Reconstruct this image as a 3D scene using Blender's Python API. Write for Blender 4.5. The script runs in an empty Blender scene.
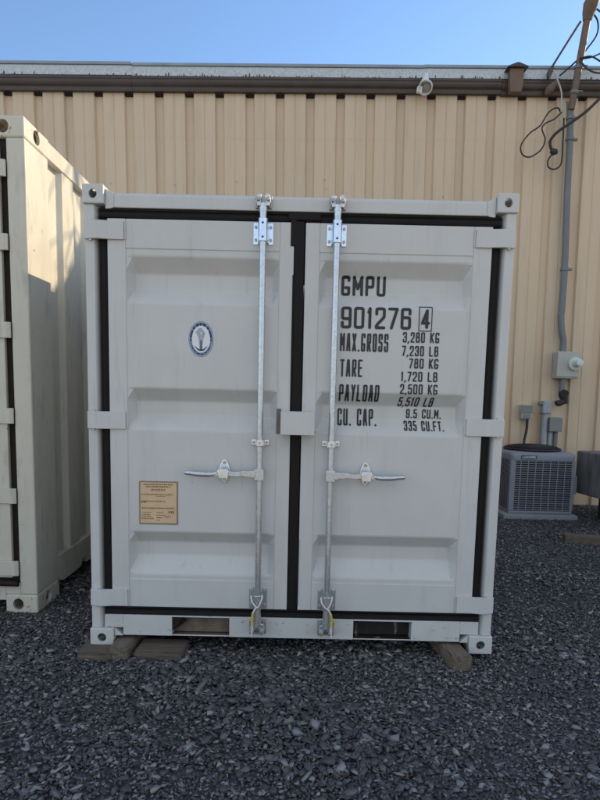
import bpy, bmesh, math, random
import numpy as np
from mathutils import Vector, Matrix, noise as mnoise

random.seed(7)
rng = np.random.default_rng(11)
S = bpy.context.scene
COL = S.collection
R = math.radians

# ------------------------------------------------------------------ camera
cam_d = bpy.data.cameras.new('camera')
cam_d.sensor_fit = 'VERTICAL'
cam_d.sensor_height = 24.0
cam_d.lens = 610.0 / 800.0 * 24.0
cam_d.shift_y = 65.0 / 800.0            # the photo is a crop: its optical centre lies below the middle
cam_d.clip_end = 500
cam = bpy.data.objects.new('camera', cam_d)
COL.objects.link(cam)
CAM = Vector((0.019, -3.212, 1.446))
yaw, pitch, roll = R(0.124), R(-6.745), R(1.287)
fw = Vector((math.sin(yaw) * math.cos(pitch), math.cos(yaw) * math.cos(pitch), math.sin(pitch)))
ri = Vector((math.cos(yaw), -math.sin(yaw), 0))
up = ri.cross(fw)
r2 = ri * math.cos(roll) + up * math.sin(roll)
u2 = -ri * math.sin(roll) + up * math.cos(roll)
M = Matrix((r2, u2, -fw)).transposed().to_4x4()
M.translation = CAM
cam.matrix_world = M
S.camera = cam

# ------------------------------------------------------------------ sun, sky, exposure
TO_SUN = Vector((1.69, 1.11, 1.0)).normalized()
sun_el = math.asin(TO_SUN.z)
sun_az = math.atan2(TO_SUN.x, TO_SUN.y)
sd = bpy.data.lights.new('sun', 'SUN')
sd.energy = 3.3
sd.angle = R(0.53)
sd.color = (1.0, 0.80, 0.54)
sun = bpy.data.objects.new('sun', sd)
COL.objects.link(sun)
sun.rotation_euler = TO_SUN.to_track_quat('Z', 'Y').to_euler()
sun.location = TO_SUN * 40

W = bpy.data.worlds.new('World')
S.world = W
W.use_nodes = True
nt = W.node_tree
nt.nodes.clear()
def wn(t, **k):
    n = nt.nodes.new(t)
    for a, v in k.items(): setattr(n, a, v)
    return n
sky = wn('ShaderNodeTexSky', sky_type='NISHITA', sun_disc=False, sun_elevation=sun_el, sun_rotation=sun_az,
         air_density=1.0, dust_density=0.15, ozone_density=3.5)
bg = wn('ShaderNodeBackground')
bg.inputs['Strength'].default_value = 0.14
out = wn('ShaderNodeOutputWorld')
tc = wn('ShaderNodeTexCoord')
sp = wn('ShaderNodeSeparateXYZ')
nt.links.new(tc.outputs['Generated'], sp.inputs[0])
back = wn('ShaderNodeMapRange')           # unseen white cloud added behind the viewer as fill light
back.inputs['From Min'].default_value = 0.1
back.inputs['From Max'].default_value = -0.45
nt.links.new(sp.outputs['Y'], back.inputs['Value'])
cn = wn('ShaderNodeTexNoise')
cn.inputs['Scale'].default_value = 2.2
cn.inputs['Detail'].default_value = 7
nt.links.new(tc.outputs['Generated'], cn.inputs['Vector'])
cr = wn('ShaderNodeMapRange')
cr.inputs['From Min'].default_value = 0.40
cr.inputs['From Max'].default_value = 0.60
nt.links.new(cn.outputs['Fac'], cr.inputs['Value'])
mu = wn('ShaderNodeMath', operation='MULTIPLY')
nt.links.new(back.outputs[0], mu.inputs[0])
nt.links.new(cr.outputs[0], mu.inputs[1])
mxc = wn('ShaderNodeMix', data_type='RGBA')
nt.links.new(mu.outputs[0], mxc.inputs['Factor'])
nt.links.new(sky.outputs[0], mxc.inputs['A'])
mxc.inputs['B'].default_value = (4.4, 4.4, 4.4, 1)
nt.links.new(mxc.outputs['Result'], bg.inputs['Color'])
nt.links.new(bg.outputs[0], out.inputs['Surface'])

S.view_settings.view_transform = 'Standard'
S.view_settings.look = 'None'
S.view_settings.gamma = 1.0
S.view_settings.use_curve_mapping = False
S.view_settings.exposure = 0.75

# ------------------------------------------------------------------ materials
def mat(name, col, rough=0.6, metal=0.0, var=0.12, vscale=6.0, bump=0.0, bscale=60.0, col2=None, spec=0.5,
        streak=False, coat=0.0):
    m = bpy.data.materials.new(name)
    m.use_nodes = True
    n = m.node_tree.nodes
    L = m.node_tree.links
    b = n['Principled BSDF']
    b.inputs['Roughness'].default_value = rough
    b.inputs['Metallic'].default_value = metal
    b.inputs['Specular IOR Level'].default_value = spec
    b.inputs['Coat Weight'].default_value = coat
    t = n.new('ShaderNodeTexCoord')
    mp = n.new('ShaderNodeMapping')
    if streak: mp.inputs['Scale'].default_value = streak
    L.new(t.outputs['Object'], mp.inputs[0])
    nz = n.new('ShaderNodeTexNoise')
    nz.inputs['Scale'].default_value = vscale
    nz.inputs['Detail'].default_value = 6
    nz.inputs['Roughness'].default_value = 0.6
    L.new(mp.outputs[0], nz.inputs['Vector'])
    cr = n.new('ShaderNodeValToRGB')
    c2 = col2 or tuple(c * (1 - var) for c in col)
    c1 = col if col2 else tuple(min(1, c * (1 + var)) for c in col)
    cr.color_ramp.elements[0].position = 0.32
    cr.color_ramp.elements[1].position = 0.68
    cr.color_ramp.elements[0].color = (*c2, 1)
    cr.color_ramp.elements[1].color = (*c1, 1)
    L.new(nz.outputs['Fac'], cr.inputs[0])
    L.new(cr.outputs[0], b.inputs['Base Color'])
    rr = n.new('ShaderNodeMapRange')
    rr.inputs['To Min'].default_value = max(0.05, rough - 0.1)
    rr.inputs['To Max'].default_value = min(1, rough + 0.1)
    L.new(nz.outputs['Fac'], rr.inputs['Value'])
    L.new(rr.outputs[0], b.inputs['Roughness'])
    if bump:
        n2 = n.new('ShaderNodeTexNoise')
        n2.inputs['Scale'].default_value = bscale
        n2.inputs['Detail'].default_value = 4
        L.new(mp.outputs[0], n2.inputs['Vector'])
        bp = n.new('ShaderNodeBump')
        bp.inputs['Strength'].default_value = bump
        bp.inputs['Distance'].default_value = 0.01
        L.new(n2.outputs['Fac'], bp.inputs['Height'])
        L.new(bp.outputs[0], b.inputs['Normal'])
    return m

def overlay(m, col, lo, hi, scale, stretch=(1, 1, 1), detail=8, amount=1.0, rough=None):
    """patches of another colour (rust, dirt, runs) with an irregular outline of their own"""
    n = m.node_tree.nodes
    L = m.node_tree.links
    b = n['Principled BSDF']
    src = b.inputs['Base Color'].links[0].from_socket
    t = n.new('ShaderNodeTexCoord')
    mp = n.new('ShaderNodeMapping')
    mp.inputs['Scale'].default_value = stretch
    mp.inputs['Location'].default_value = (scale * 0.37, lo * 3.1, hi * 2.7)
    L.new(t.outputs['Object'], mp.inputs[0])
    nz = n.new('ShaderNodeTexNoise')
    nz.inputs['Scale'].default_value = scale
    nz.inputs['Detail'].default_value = detail
    nz.inputs['Roughness'].default_value = 0.65
    L.new(mp.outputs[0], nz.inputs['Vector'])
    r = n.new('ShaderNodeMapRange')
    r.inputs['From Min'].default_value = lo
    r.inputs['From Max'].default_value = hi
    r.inputs['To Max'].default_value = amount
    L.new(nz.outputs['Fac'], r.inputs['Value'])
    mx = n.new('ShaderNodeMix')
    mx.data_type = 'RGBA'
    L.new(r.outputs[0], mx.inputs['Factor'])
    L.new(src, mx.inputs['A'])
    mx.inputs['B'].default_value = (*col, 1)
    L.new(mx.outputs['Result'], b.inputs['Base Color'])
    return m

PAINT = (0.560, 0.570, 0.562)
def paint_mat(name, col, rust=0):
    m = mat(name, col, rough=0.42, var=0.03, vscale=2.5, bump=0.05, bscale=140, spec=0.4)
    d = tuple(c * .78 for c in col)
    overlay(m, d, 0.52, 0.72, 5.0, (1, 1, 0.2), amount=0.40)
    overlay(m, tuple(c * .70 for c in col), 0.60, 0.68, 16.0, (1.6, 1, 0.10), amount=0.35)
    overlay(m, (0.16, 0.12, 0.09), 0.715, 0.74, 40.0, amount=0.55)
    if rust:
        overlay(m, tuple(c * .6 for c in col), 0.55, 0.66, 9.0, (1, 1, 0.3), amount=0.5)
        overlay(m, (0.20, 0.085, 0.03), 0.70 - .05 * rust, 0.74 - .05 * rust, 20.0, amount=0.9)
    # long shallow waves of pressed sheet
    n, L = m.node_tree.nodes, m.node_tree.links
    bp = next(q for q in n if q.type == 'BUMP')
    t = n.new('ShaderNodeTexCoord')
    nz = n.new('ShaderNodeTexNoise')
    nz.inputs['Scale'].default_value = 4.5
    nz.inputs['Detail'].default_value = 1
    L.new(t.outputs['Object'], nz.inputs['Vector'])
    b2 = n.new('ShaderNodeBump')
    b2.inputs['Strength'].default_value = 0.35
    b2.inputs['Distance'].default_value = 0.02
    L.new(nz.outputs['Fac'], b2.inputs['Height'])
    L.new(bp.outputs[0], b2.inputs['Normal'])
    L.new(b2.outputs[0], n['Principled BSDF'].inputs['Normal'])
    return m
CREAM = (0.60, 0.575, 0.49)
m_paint = paint_mat('grey_container_paint', PAINT)
m_paint_old = paint_mat('worn_cream_container_paint', CREAM, .45)
m_paint_rusty = paint_mat('rust_spotted_cream_paint', CREAM, 2)
m_sill = paint_mat('scuffed_container_paint', PAINT)
overlay(m_sill, (0.10, 0.075, 0.05), 0.60, 0.70, 14.0, (1, 1, 2), amount=0.8)
m_rub = mat('black_rubber', (0.009, 0.008, 0.008), 0.6, var=0.3, vscale=20, bump=0.1, spec=0.22)
m_rubold = mat('brown_black_rubber', (0.020, 0.013, 0.011), 0.7, var=0.3, vscale=20, bump=0.1, spec=0.22)
m_zinc = mat('galvanised_steel', (0.56, 0.60, 0.64), 0.32, 0.85, var=0.17, vscale=80, bump=0.05, bscale=200)
m_zincb = mat('bright_zinc_plate', (0.74, 0.81, 0.90), 0.24, 0.85, var=0.10, vscale=30)
m_bolt = mat('steel_bolt', (0.42, 0.40, 0.36), 0.45, 0.8, var=0.2, vscale=60)
m_dark = mat('dark_hole_shade', (0.012, 0.011, 0.010), 0.9, var=0.3)  # near-black that stands in for the shade inside gaps and holes
m_pocket = mat('rusty_pocket_steel', (0.20, 0.165, 0.13), 0.85, var=0.3, vscale=9, col2=(0.09, 0.065, 0.045), bump=0.3)
m_pocketd = mat('black_pocket_rubber', (0.014, 0.012, 0.011), 0.8, var=0.3, vscale=9, bump=0.3)
overlay(m_pocketd, (0.30, 0.29, 0.26), 0.58, 0.66, 16, (1.5, 1, .25), amount=0.7)
m_tab = mat('shade_darkened_tab', (0.17, 0.145, 0.125), 0.6, 0.2, var=0.2, vscale=30)  # shade of the gap beside the lock box, put into the tab's colour
m_letter = mat('black_vinyl_lettering', (0.02, 0.02, 0.024), 0.5, var=0.15, vscale=30)
m_wood = mat('weathered_timber', (0.20, 0.165, 0.125), 0.85, var=0.2, vscale=5, streak=(1, 18, 18), bump=0.9, bscale=14,
             col2=(0.07, 0.056, 0.042))
m_woody = mat('weathered_timber_end_on', (0.25, 0.21, 0.155), 0.85, var=0.2, vscale=5, streak=(18, 1, 18), bump=0.9, bscale=14,
              col2=(0.10, 0.08, 0.06))
m_bear = mat('shade_darkened_timber', (0.05, 0.042, 0.034), 0.9, var=0.25, vscale=6, bump=0.4)  # timber colour darkened to carry the shade under the concrete block
m_wall = mat('tan_wall_panel_paint', (0.655, 0.518, 0.368), 0.5, var=0.05, vscale=1.2, bump=0.02, streak=(1, 1, 0.25), spec=0.35)
overlay(m_wall, (0.48, 0.385, 0.28), 0.50, 0.72, 4.0, (1.4, 1, 0.12), amount=0.5)
overlay(m_wall, (0.40, 0.32, 0.235), 0.60, 0.70, 9.0, (2.5, 1, 0.06), amount=0.35)
m_fascia = mat('weathered_galvanised_edge', (0.58, 0.62, 0.64), 0.5, 0.15, var=0.16, vscale=40, col2=(0.38, 0.42, 0.44))
m_fascia2 = mat('dull_blue_grey_flashing', (0.30, 0.34, 0.38), 0.5, 0.3, var=0.1, vscale=4)
m_gut = mat('brown_gutter_paint', (0.062, 0.044, 0.036), 0.45, var=0.14, vscale=5)
m_gut2 = mat('faded_brown_box_paint', (0.15, 0.10, 0.072), 0.6, var=0.14, vscale=8)
m_pole = mat('rusty_brown_mast', (0.19, 0.125, 0.085), 0.6, var=0.2, vscale=12, col2=(0.12, 0.08, 0.06))
m_cond = mat('grey_conduit', (0.17, 0.18, 0.19), 0.5, var=0.1, vscale=8)
m_condl = mat('pale_grey_conduit', (0.34, 0.37, 0.40), 0.5, var=0.08)
m_box = mat('grey_box_paint', (0.45, 0.44, 0.40), 0.5, var=0.06)
m_boxg = mat('dull_grey_box_paint', (0.22, 0.23, 0.22), 0.5, var=0.08)
m_sock = mat('pale_green_plastic', (0.60, 0.66, 0.60), 0.35, var=0.05)
m_cable = mat('black_cable', (0.03, 0.024, 0.024), 0.6, var=0.2)
m_cableb = mat('brown_grey_cable', (0.085, 0.065, 0.06), 0.6, var=0.2)
m_white = mat('white_plastic', (0.72, 0.71, 0.68), 0.4, var=0.06, vscale=12)
m_lens = mat('lamp_lens', (0.33, 0.30, 0.25), 0.15, var=0.1, vscale=30)
m_ac = mat('grey_cabinet_paint', (0.23, 0.25, 0.29), 0.45, var=0.05, vscale=4)
m_acd = mat('dark_condenser_coil', (0.02, 0.021, 0.024), 0.7, var=0.3, vscale=60)
m_fan = mat('black_fan_guard', (0.014, 0.014, 0.016), 0.5, var=0.2)
m_badge = mat('dark_badge', (0.035, 0.06, 0.075), 0.4, var=0.05)
m_badget = mat('pale_badge_lettering', (0.66, 0.74, 0.78), 0.4, var=0.04)
m_pad = mat('pale_concrete_pad', (0.26, 0.28, 0.29), 0.85, var=0.1, vscale=9, bump=0.3)
m_conc = mat('stained_concrete', (0.235, 0.23, 0.222), 0.9, var=0.2, vscale=3.5, streak=(3, 3, 0.6), bump=0.5, bscale=25,
             col2=(0.10, 0.096, 0.09))
m_brass = mat('tan_metal_plate', (0.62, 0.46, 0.28), 0.5, 0.1, var=0.1, vscale=14)
m_brassd = mat('plate_border', (0.25, 0.20, 0.15), 0.55, 0.3, var=0.1, vscale=30)
m_etch = mat('plate_lettering', (0.20, 0.12, 0.06), 0.6, var=0.1, vscale=60)
m_dblue = mat('blue_decal_ring', (0.13, 0.22, 0.36), 0.4, var=0.12, vscale=50)
m_navy = mat('navy_decal_ink', (0.012, 0.03, 0.085), 0.4, var=0.1, vscale=50)
m_dwhite = mat('white_decal_film', (0.74, 0.77, 0.82), 0.4, var=0.03, vscale=50)
m_dgrey = mat('grey_decal_ink', (0.36, 0.40, 0.47), 0.4, var=0.1, vscale=50)
m_yel = mat('yellow_tag', (0.62, 0.45, 0.06), 0.5, var=0.08)
m_wire = mat('white_seal_wire', (0.70, 0.68, 0.62), 0.45, var=0.06)

# ------------------------------------------------------------------ mesh helpers
class MB:
    def __init__(s): s.v, s.f = [], []
    def add(s, vs, fs):
        o = len(s.v)
        s.v += [tuple(v) for v in vs]
        s.f += [tuple(i + o for i in f) for f in fs]
        return s
    def box(s, x0, x1, y0, y1, z0, z1, rot=None, piv=None):
        vs = [Vector((x, y, z)) for z in (z0, z1) for y in (y0, y1) for x in (x0, x1)]
        if rot:
            p = Vector(piv)
            vs = [rot @ (v - p) + p for v in vs]
        return s.add(vs, [(0, 2, 3, 1), (4, 5, 7, 6), (0, 1, 5, 4), (2, 6, 7, 3), (0, 4, 6, 2), (1, 3, 7, 5)])
    def prism(s, poly, axis, a, b):
        """poly of 2-D points extruded along an axis; axis x: (y,z), y: (x,z), z: (x,y)"""
        def P(p, t): return {'x': (t, p[0], p[1]), 'y': (p[0], t, p[1]), 'z': (p[0], p[1], t)}[axis]
        n = len(poly)
        return s.add([P(p, a) for p in poly] + [P(p, b) for p in poly],
                     [tuple(range(n)), tuple(range(2 * n - 1, n - 1, -1))] +
                     [(i, i + n, (i + 1) % n + n, (i + 1) % n) for i in range(n)])
    def tube(s, pts, r, seg=10, cap=True):
        pts = [Vector(p) for p in pts]
        rs = r if isinstance(r, (list, tuple)) else [r] * len(pts)
        rings, ref = [], None
        for i, p in enumerate(pts):
            t = (pts[min(i + 1, len(pts) - 1)] - pts[max(i - 1, 0)]).normalized()
            if ref is None:
                ref = t.orthogonal().normalized()
            ref = (ref - t * ref.dot(t)).normalized()
            b = t.cross(ref)
            rings.append([p + (ref * math.cos(2 * math.pi * k / seg) + b * math.sin(2 * math.pi * k / seg)) * rs[i]
                          for k in range(seg)])
        vs = [v for r_ in rings for v in r_]
        fs = [(i * seg + k, i * seg + (k + 1) % seg, (i + 1) * seg + (k + 1) % seg, (i + 1) * seg + k)
              for i in range(len(pts) - 1) for k in range(seg)]
        if cap:
            fs += [tuple(range(seg - 1, -1, -1)), tuple((len(pts) - 1) * seg + k for k in range(seg))]
        return s.add(vs, fs)
    def lathe(s, org, axis, prof_, seg=20):
        a = Vector(axis).normalized()
        u = a.orthogonal().normalized()
        v = a.cross(u)
        org = Vector(org)
        vs = [org + a * d_ + (u * math.cos(2 * math.pi * k / seg) + v * math.sin(2 * math.pi * k / seg)) * r_
              for d_, r_ in prof_ for k in range(seg)]
        n_ = len(prof_)
        fs = [(i * seg + k, i * seg + (k + 1) % seg, (i + 1) * seg + (k + 1) % seg, (i + 1) * seg + k) for i in range(n_ - 1) for k in range(seg)]
        fs += [tuple(range(seg - 1, -1, -1)), tuple((n_ - 1) * seg + k for k in range(seg))]
        return s.add(vs, fs)
    def cyl(s, p0, p1, r, seg=16): return s.tube([p0, p1], r, seg)
    def sheet(s, poly, y):
        return s.add([(x, y, z) for x, z in poly], [tuple(range(len(poly)))])
    def split(s, name, m, parent=None, **k):
        """each separate piece becomes an object of its own"""
        par = list(range(len(s.v)))
        def find(i):
            while par[i] != i:
                par[i] = par[par[i]]
                i = par[i]
            return i
        for f in s.f:
            for i in f[1:]: par[find(f[0])] = find(i)
        grp = {}
        for f in s.f: grp.setdefault(find(f[0]), []).append(f)
        for fs in grp.values():
            ids = sorted({i for f in fs for i in f})
            mp = {i: n_ for n_, i in enumerate(ids)}
            q = MB()
            q.v = [s.v[i] for i in ids]
            q.f = [tuple(mp[i] for i in f) for f in fs]
            q.build(name, m, parent, **k)
    def build(s, name, m, parent=None, bevel=0.0, smooth=False, seg=2, fixn=True, loc=None):
        me = bpy.data.meshes.new(name)
        me.from_pydata(s.v, [], s.f)
        if fixn:
            bm = bmesh.new()
            bm.from_mesh(me)
            bmesh.ops.recalc_face_normals(bm, faces=bm.faces)
            bm.to_mesh(me)
            bm.free()
        me.materials.append(m)
        o = bpy.data.objects.new(name, me)
        COL.objects.link(o)
        if parent: o.parent = parent
        if loc: o.location = loc
        if smooth:
            me.polygons.foreach_set('use_smooth', [True] * len(me.polygons))
            me.set_sharp_from_angle(angle=R(40))
        if bevel:
            md = o.modifiers.new('bevel', 'BEVEL')
            md.width = bevel
            md.segments = seg
            md.limit_method = 'ANGLE'
            md.angle_limit = R(20)
            md.harden_normals = False
        return o

def smoothpath(pts, n=8):
    """Catmull-Rom through the points"""
    P = [Vector(p) for p in pts]
    P = [P[0] * 2 - P[1]] + P + [P[-1] * 2 - P[-2]]
    o = []
    for i in range(1, len(P) - 2):
        for k in range(n):
            t = k / n
            a, b, c, d = P[i - 1:i + 3]
            o.append(0.5 * ((2 * b) + (c - a) * t + (2 * a - 5 * b + 4 * c - d) * t * t + (3 * b - a - 3 * c + d) * t ** 3))
    o.append(P[-2])
    return o

def empty(name, label, cat, loc=(0, 0, 0), group=None):
    o = bpy.data.objects.new(name, None)
    COL.objects.link(o)
    o.location = loc
    o.empty_display_size = 0.1
    return tag(o, label, cat, group)
def tag(o, label=None, cat=None, group=None, kind=None):
    if label: o['label'] = label
    if cat: o['category'] = cat
    if group: o['group'] = group
    if kind: o['kind'] = kind
    return o

# ------------------------------------------------------------------ stroke lettering (monoline, rounded corners)
def _r(pts, r=0.16):   # mark corners to be rounded
    return (pts, r)
GL = {
 'A': [[(0, 0), (.32, 1), (.68, 1), (1, 0)], [(.17, .28), (.83, .28)]],
 'B': [_r([(0, 0), (0, 1), (.9, 1), (.9, .53), (0, .53)]), _r([(0, .53), (1, .53), (1, 0), (0, 0)])],
 'C': [_r([(1, .72), (1, 1), (0, 1), (0, 0), (1, 0), (1, .28)])],
 'D': [_r([(0, 0), (0, 1), (1, 1), (1, 0), (0, 0)])],
 'E': [[(1, 1), (0, 1), (0, 0), (1, 0)], [(0, .52), (.85, .52)]],
 'F': [[(1, 1), (0, 1), (0, 0)], [(0, .5), (.85, .5)]],
 'G': [_r([(1, .82), (1, 1), (0, 1), (0, 0), (1, 0), (1, .3)]), [(1, .25), (1, .40), (.5, .40)]],
 'I': [[(.5, 0), (.5, 1)]],
 'K': [[(0, 0), (0, 1)], [(1, 1), (0, .38)], [(.3, .56), (1, 0)]],
 'L': [[(0, 1), (0, 0), (1, 0)]],
 'M': [[(0, 0), (0, 1), (.5, .35), (1, 1), (1, 0)]],
 'O': [_r([(.5, 1), (0, 1), (0, 0), (1, 0), (1, 1), (.5, 1)])],
 'P': [_r([(0, 0), (0, 1), (1, 1), (1, .46), (0, .46)])],
 'R': [_r([(0, 0), (0, 1), (1, 1), (1, .48), (0, .48)]), [(.5, .48), (1, 0)]],
 'S': [_r([(1, .74), (1, 1), (0, 1), (0, .52), (1, .52), (1, 0), (0, 0), (0, .26)])],
 'T': [[(0, 1), (1, 1)], [(.5, 1), (.5, 0)]],
 'U': [_r([(0, 1), (0, 0), (1, 0), (1, 1)])],
 'X': [[(0, 0), (1, 1)], [(0, 1), (1, 0)]],
 'Y': [[(0, 1), (.5, .45), (1, 1)], [(.5, .45), (.5, 0)]],
 '0': [_r([(.5, 1), (0, 1), (0, 0), (1, 0), (1, 1), (.5, 1)])],
 '1': [[(.15, .8), (.55, 1), (.55, 0)]],
 '2': [_r([(0, .72), (0, 1), (1, 1), (1, .56), (0, .12), (0, 0)], .14), [(0, 0), (1, 0)]],
 '3': [_r([(0, .76), (0, 1), (1, 1), (1, .53), (.4, .53)]), _r([(.4, .53), (1, .53), (1, 0), (0, 0), (0, .24)])],
 '4': [[(.72, 0), (.72, 1), (0, .25), (1, .25)]],
 '5': [[(.95, 1), (.06, 1), (.03, .54)], _r([(.03, .56), (1, .60), (1, 0), (0, 0), (0, .22)])],
 '6': [_r([(1, .76), (1, 1), (0, 1), (0, 0), (1, 0), (1, .56), (0, .56)])],
 '7': [[(0, 1), (1, 1), (.3, 0)]],
 '8': [_r([(.5, 1), (.06, 1), (.06, .53), (.94, .53), (.94, 1), (.5, 1)]),
       _r([(.5, .53), (0, .53), (0, 0), (1, 0), (1, .53), (.5, .53)])],
 '9': [_r([(0, .24), (0, 0), (1, 0), (1, 1), (0, 1), (0, .44), (1, .44)])],
}
def text_mesh(txt, x0, x1, z0, z1, th, slant=0.0, yfun=None, cell=None, gap=0.8):
    """flat lettering filling the box x0..x1, z0..z1, cut from a distance field; yfun gives the depth of the panel under it"""
    H = z1 - z0
    t2 = th / 2
    ws = [0.55 if c == ' ' else 0.0 if c in '.,' else 0.42 if c == '1' else 0.05 if c == 'I' else 1.25 if c == 'M' else 1.0 for c in txt]
    g_ = th * gap
    k = ((x1 - x0 - slant * H) - th * len(txt) - g_ * (len(txt) - 1)) / sum(ws)
    spans, xx = [], x0
    for c, w_ in zip(txt, ws):
        spans.append((c, xx + t2, xx + t2 + w_ * k))
        xx += w_ * k + th + g_
    segs = []
    for c, a, b in spans:
        if c == ' ': continue
        ax, bx = a, b
        if c in '.,':
            m_ = (ax + bx) / 2
            segs.append((m_, z0 + t2, m_ + 1e-5, z0 + t2 + 1e-5, t2 * 1.15))
            if c == ',': segs.append((m_, z0 + t2, m_ - th * 0.45, z0 - th * 0.55, t2 * 0.75))
            continue
        for st in GL[c]:
            pts, r = st if isinstance(st, tuple) else (st, 0)
            q = [(ax + p[0] * (bx - ax), z0 + t2 + p[1] * (H - th)) for p in pts]
            if r:
                rr = r * min((bx - ax) * 1.6, H * 0.5)
                n_ = [q[0]]
                for i in range(1, len(q) - 1):
                    P0, P1, P2 = Vector(q[i - 1]), Vector(q[i]), Vector(q[i + 1])
                    d0, d1 = P0 - P1, P2 - P1
                    a_ = P1 + d0.normalized() * min(rr, d0.length * .5)
                    c_ = P1 + d1.normalized() * min(rr, d1.length * .5)
                    for j in range(6):
                        t = j / 5
                        n_.append(tuple(a_ * (1 - t) ** 2 + P1 * 2 * t * (1 - t) + c_ * t * t))
                n_.append(q[-1])
                q = n_
            for i in range(len(q) - 1): segs.append((*q[i], *q[i + 1], t2))
    cell = cell or max(0.0012, th * 0.22)
    gx0, gz0 = x0 - 3 * cell - slant * H, z0 - th - 3 * cell
    nx, nz = int((x1 - gx0) / cell) + 5, int((z1 - gz0) / cell) + 5
    gx, gz = np.meshgrid(gx0 + np.arange(nx) * cell, gz0 + np.arange(nz) * cell, indexing='ij')
    D = np.full(gx.shape, 9.0)
    for (ax, az, bx, bz, hw) in segs:
        i0, i1 = int((min(ax, bx) - hw - gx0) / cell) - 2, int((max(ax, bx) + hw - gx0) / cell) + 4
        j0, j1 = int((min(az, bz) - hw - gz0) / cell) - 2, int((max(az, bz) + hw - gz0) / cell) + 4
        i0, j0 = max(i0, 0), max(j0, 0)
        px, pz = gx[i0:i1, j0:j1], gz[i0:i1, j0:j1]
        dx, dz = bx - ax, bz - az
        t = np.clip(((px - ax) * dx + (pz - az) * dz) / (dx * dx + dz * dz), 0, 1)
        d = np.hypot(px - ax - t * dx, pz - az - t * dz) - hw
        D[i0:i1, j0:j1] = np.minimum(D[i0:i1, j0:j1], d)
    vs, fs, key = [], [], {}
    def vert(kk, x, z):
        if kk not in key:
            key[kk] = len(vs)
            xs = x + slant * (z - z0)
            vs.append((xs, yfun(xs, z) if yfun else 0.0, z))
        return key[kk]
    cor = [(0, 0), (1, 0), (1, 1), (0, 1)]
    inside = D < 0
    act = inside[:-1, :-1] | inside[1:, :-1] | inside[1:, 1:] | inside[:-1, 1:]
    for i, j in zip(*np.nonzero(act)):
        poly = []
        for c in range(4):
            a, b = cor[c], cor[(c + 1) % 4]
            ia, ja, ib, jb = i + a[0], j + a[1], i + b[0], j + b[1]
            da, db = D[ia, ja], D[ib, jb]
            if da < 0: poly.append(vert((ia, ja), gx[ia, ja], gz[ia, ja]))
            if (da < 0) != (db < 0):
                t = da / (da - db)
                kk = (min((ia, ja), (ib, jb)), max((ia, ja), (ib, jb)))
                poly.append(vert(kk, gx[ia, ja] + t * (gx[ib, jb] - gx[ia, ja]), gz[ia, ja] + t * (gz[ib, jb] - gz[ia, ja])))
        if len(poly) >= 3: fs.append(tuple(poly))
    mb = MB()
    mb.v, mb.f = vs, fs
    return mb

# ================================================================== THE SETTING
# ------------------------------------------------------------------ ground sheet
gm = bpy.data.materials.new('slate_gravel_ground')
gm.use_nodes = True
n, L = gm.node_tree.nodes, gm.node_tree.links
b = n['Principled BSDF']
b.inputs['Roughness'].default_value = 0.8
t = n.new('ShaderNodeTexCoord')
vo = n.new('ShaderNodeTexVoronoi')
vo.inputs['Scale'].default_value = 45
L.new(t.outputs['Object'], vo.inputs['Vector'])
rmp = n.new('ShaderNodeValToRGB')
rmp.color_ramp.elements[0].color = (0.045, 0.045, 0.047, 1)
rmp.color_ramp.elements[1].color = (0.135, 0.135, 0.14, 1)
L.new(vo.outputs['Color'], rmp.inputs[0])
sx = n.new('ShaderNodeSeparateXYZ')
L.new(t.outputs['Object'], sx.inputs[0])
far = n.new('ShaderNodeMapRange')       # unseen ground behind the camera, made pale and warm to bounce fill light
far.inputs['From Min'].default_value = -1.9
far.inputs['From Max'].default_value = -2.7
L.new(sx.outputs['Y'], far.inputs['Value'])
mx = n.new('ShaderNodeMix')
mx.data_type = 'RGBA'
L.new(far.outputs[0], mx.inputs['Factor'])
L.new(rmp.outputs[0], mx.inputs['A'])
mx.inputs['B'].default_value = (0.46, 0.37, 0.265, 1)
L.new(mx.outputs['Result'], b.inputs['Base Color'])
bp = n.new('ShaderNodeBump')
bp.inputs['Strength'].default_value = 0.9
bp.inputs['Distance'].default_value = 0.02
L.new(vo.outputs['Distance'], bp.inputs['Height'])
L.new(bp.outputs[0], b.inputs['Normal'])
g = MB()
g.add([(-150, -150, 0), (150, -150, 0), (150, 150, 0), (-150, 150, 0)], [(0, 1, 2, 3)])
tag(g.build('ground', gm, fixn=False), kind='structure')

# ------------------------------------------------------------------ loose slate chips
sm = bpy.data.materials.new('slate_chip')
sm.use_nodes = True
n, L = sm.node_tree.nodes, sm.node_tree.links
b = n['Principled BSDF']
b.inputs['Roughness'].default_value = 0.5
at = n.new('ShaderNodeAttribute')
at.attribute_name = 'tint'
rmp = n.new('ShaderNodeValToRGB')
e = rmp.color_ramp.elements
e[0].color = (0.065, 0.063, 0.066, 1)
e[1].color = (0.60, 0.59, 0.57, 1)
for p, c in ((0.38, (0.108, 0.107, 0.110, 1)), (0.58, (0.19, 0.192, 0.197, 1)), (0.72, (0.37, 0.38, 0.38, 1)),
             (0.84, (0.34, 0.30, 0.255, 1))):
    x = e.new(p)
    x.color = c
L.new(at.outputs['Fac'], rmp.inputs[0])
t = n.new('ShaderNodeTexCoord')
nz = n.new('ShaderNodeTexNoise')
nz.inputs['Scale'].default_value = 110
nz.inputs['Detail'].default_value = 4
L.new(t.outputs['Object'], nz.inputs['Vector'])
ml = n.new('ShaderNodeMix')
ml.data_type = 'RGBA'
ml.blend_type = 'MULTIPLY'
ml.inputs['Factor'].default_value = 0.6
L.new(rmp.outputs[0], ml.inputs['A'])
L.new(nz.outputs['Fac'], ml.inputs['B'])
gn = n.new('ShaderNodeMath')
L.new(ml.outputs['Result'], b.inputs['Base Color'])
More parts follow.
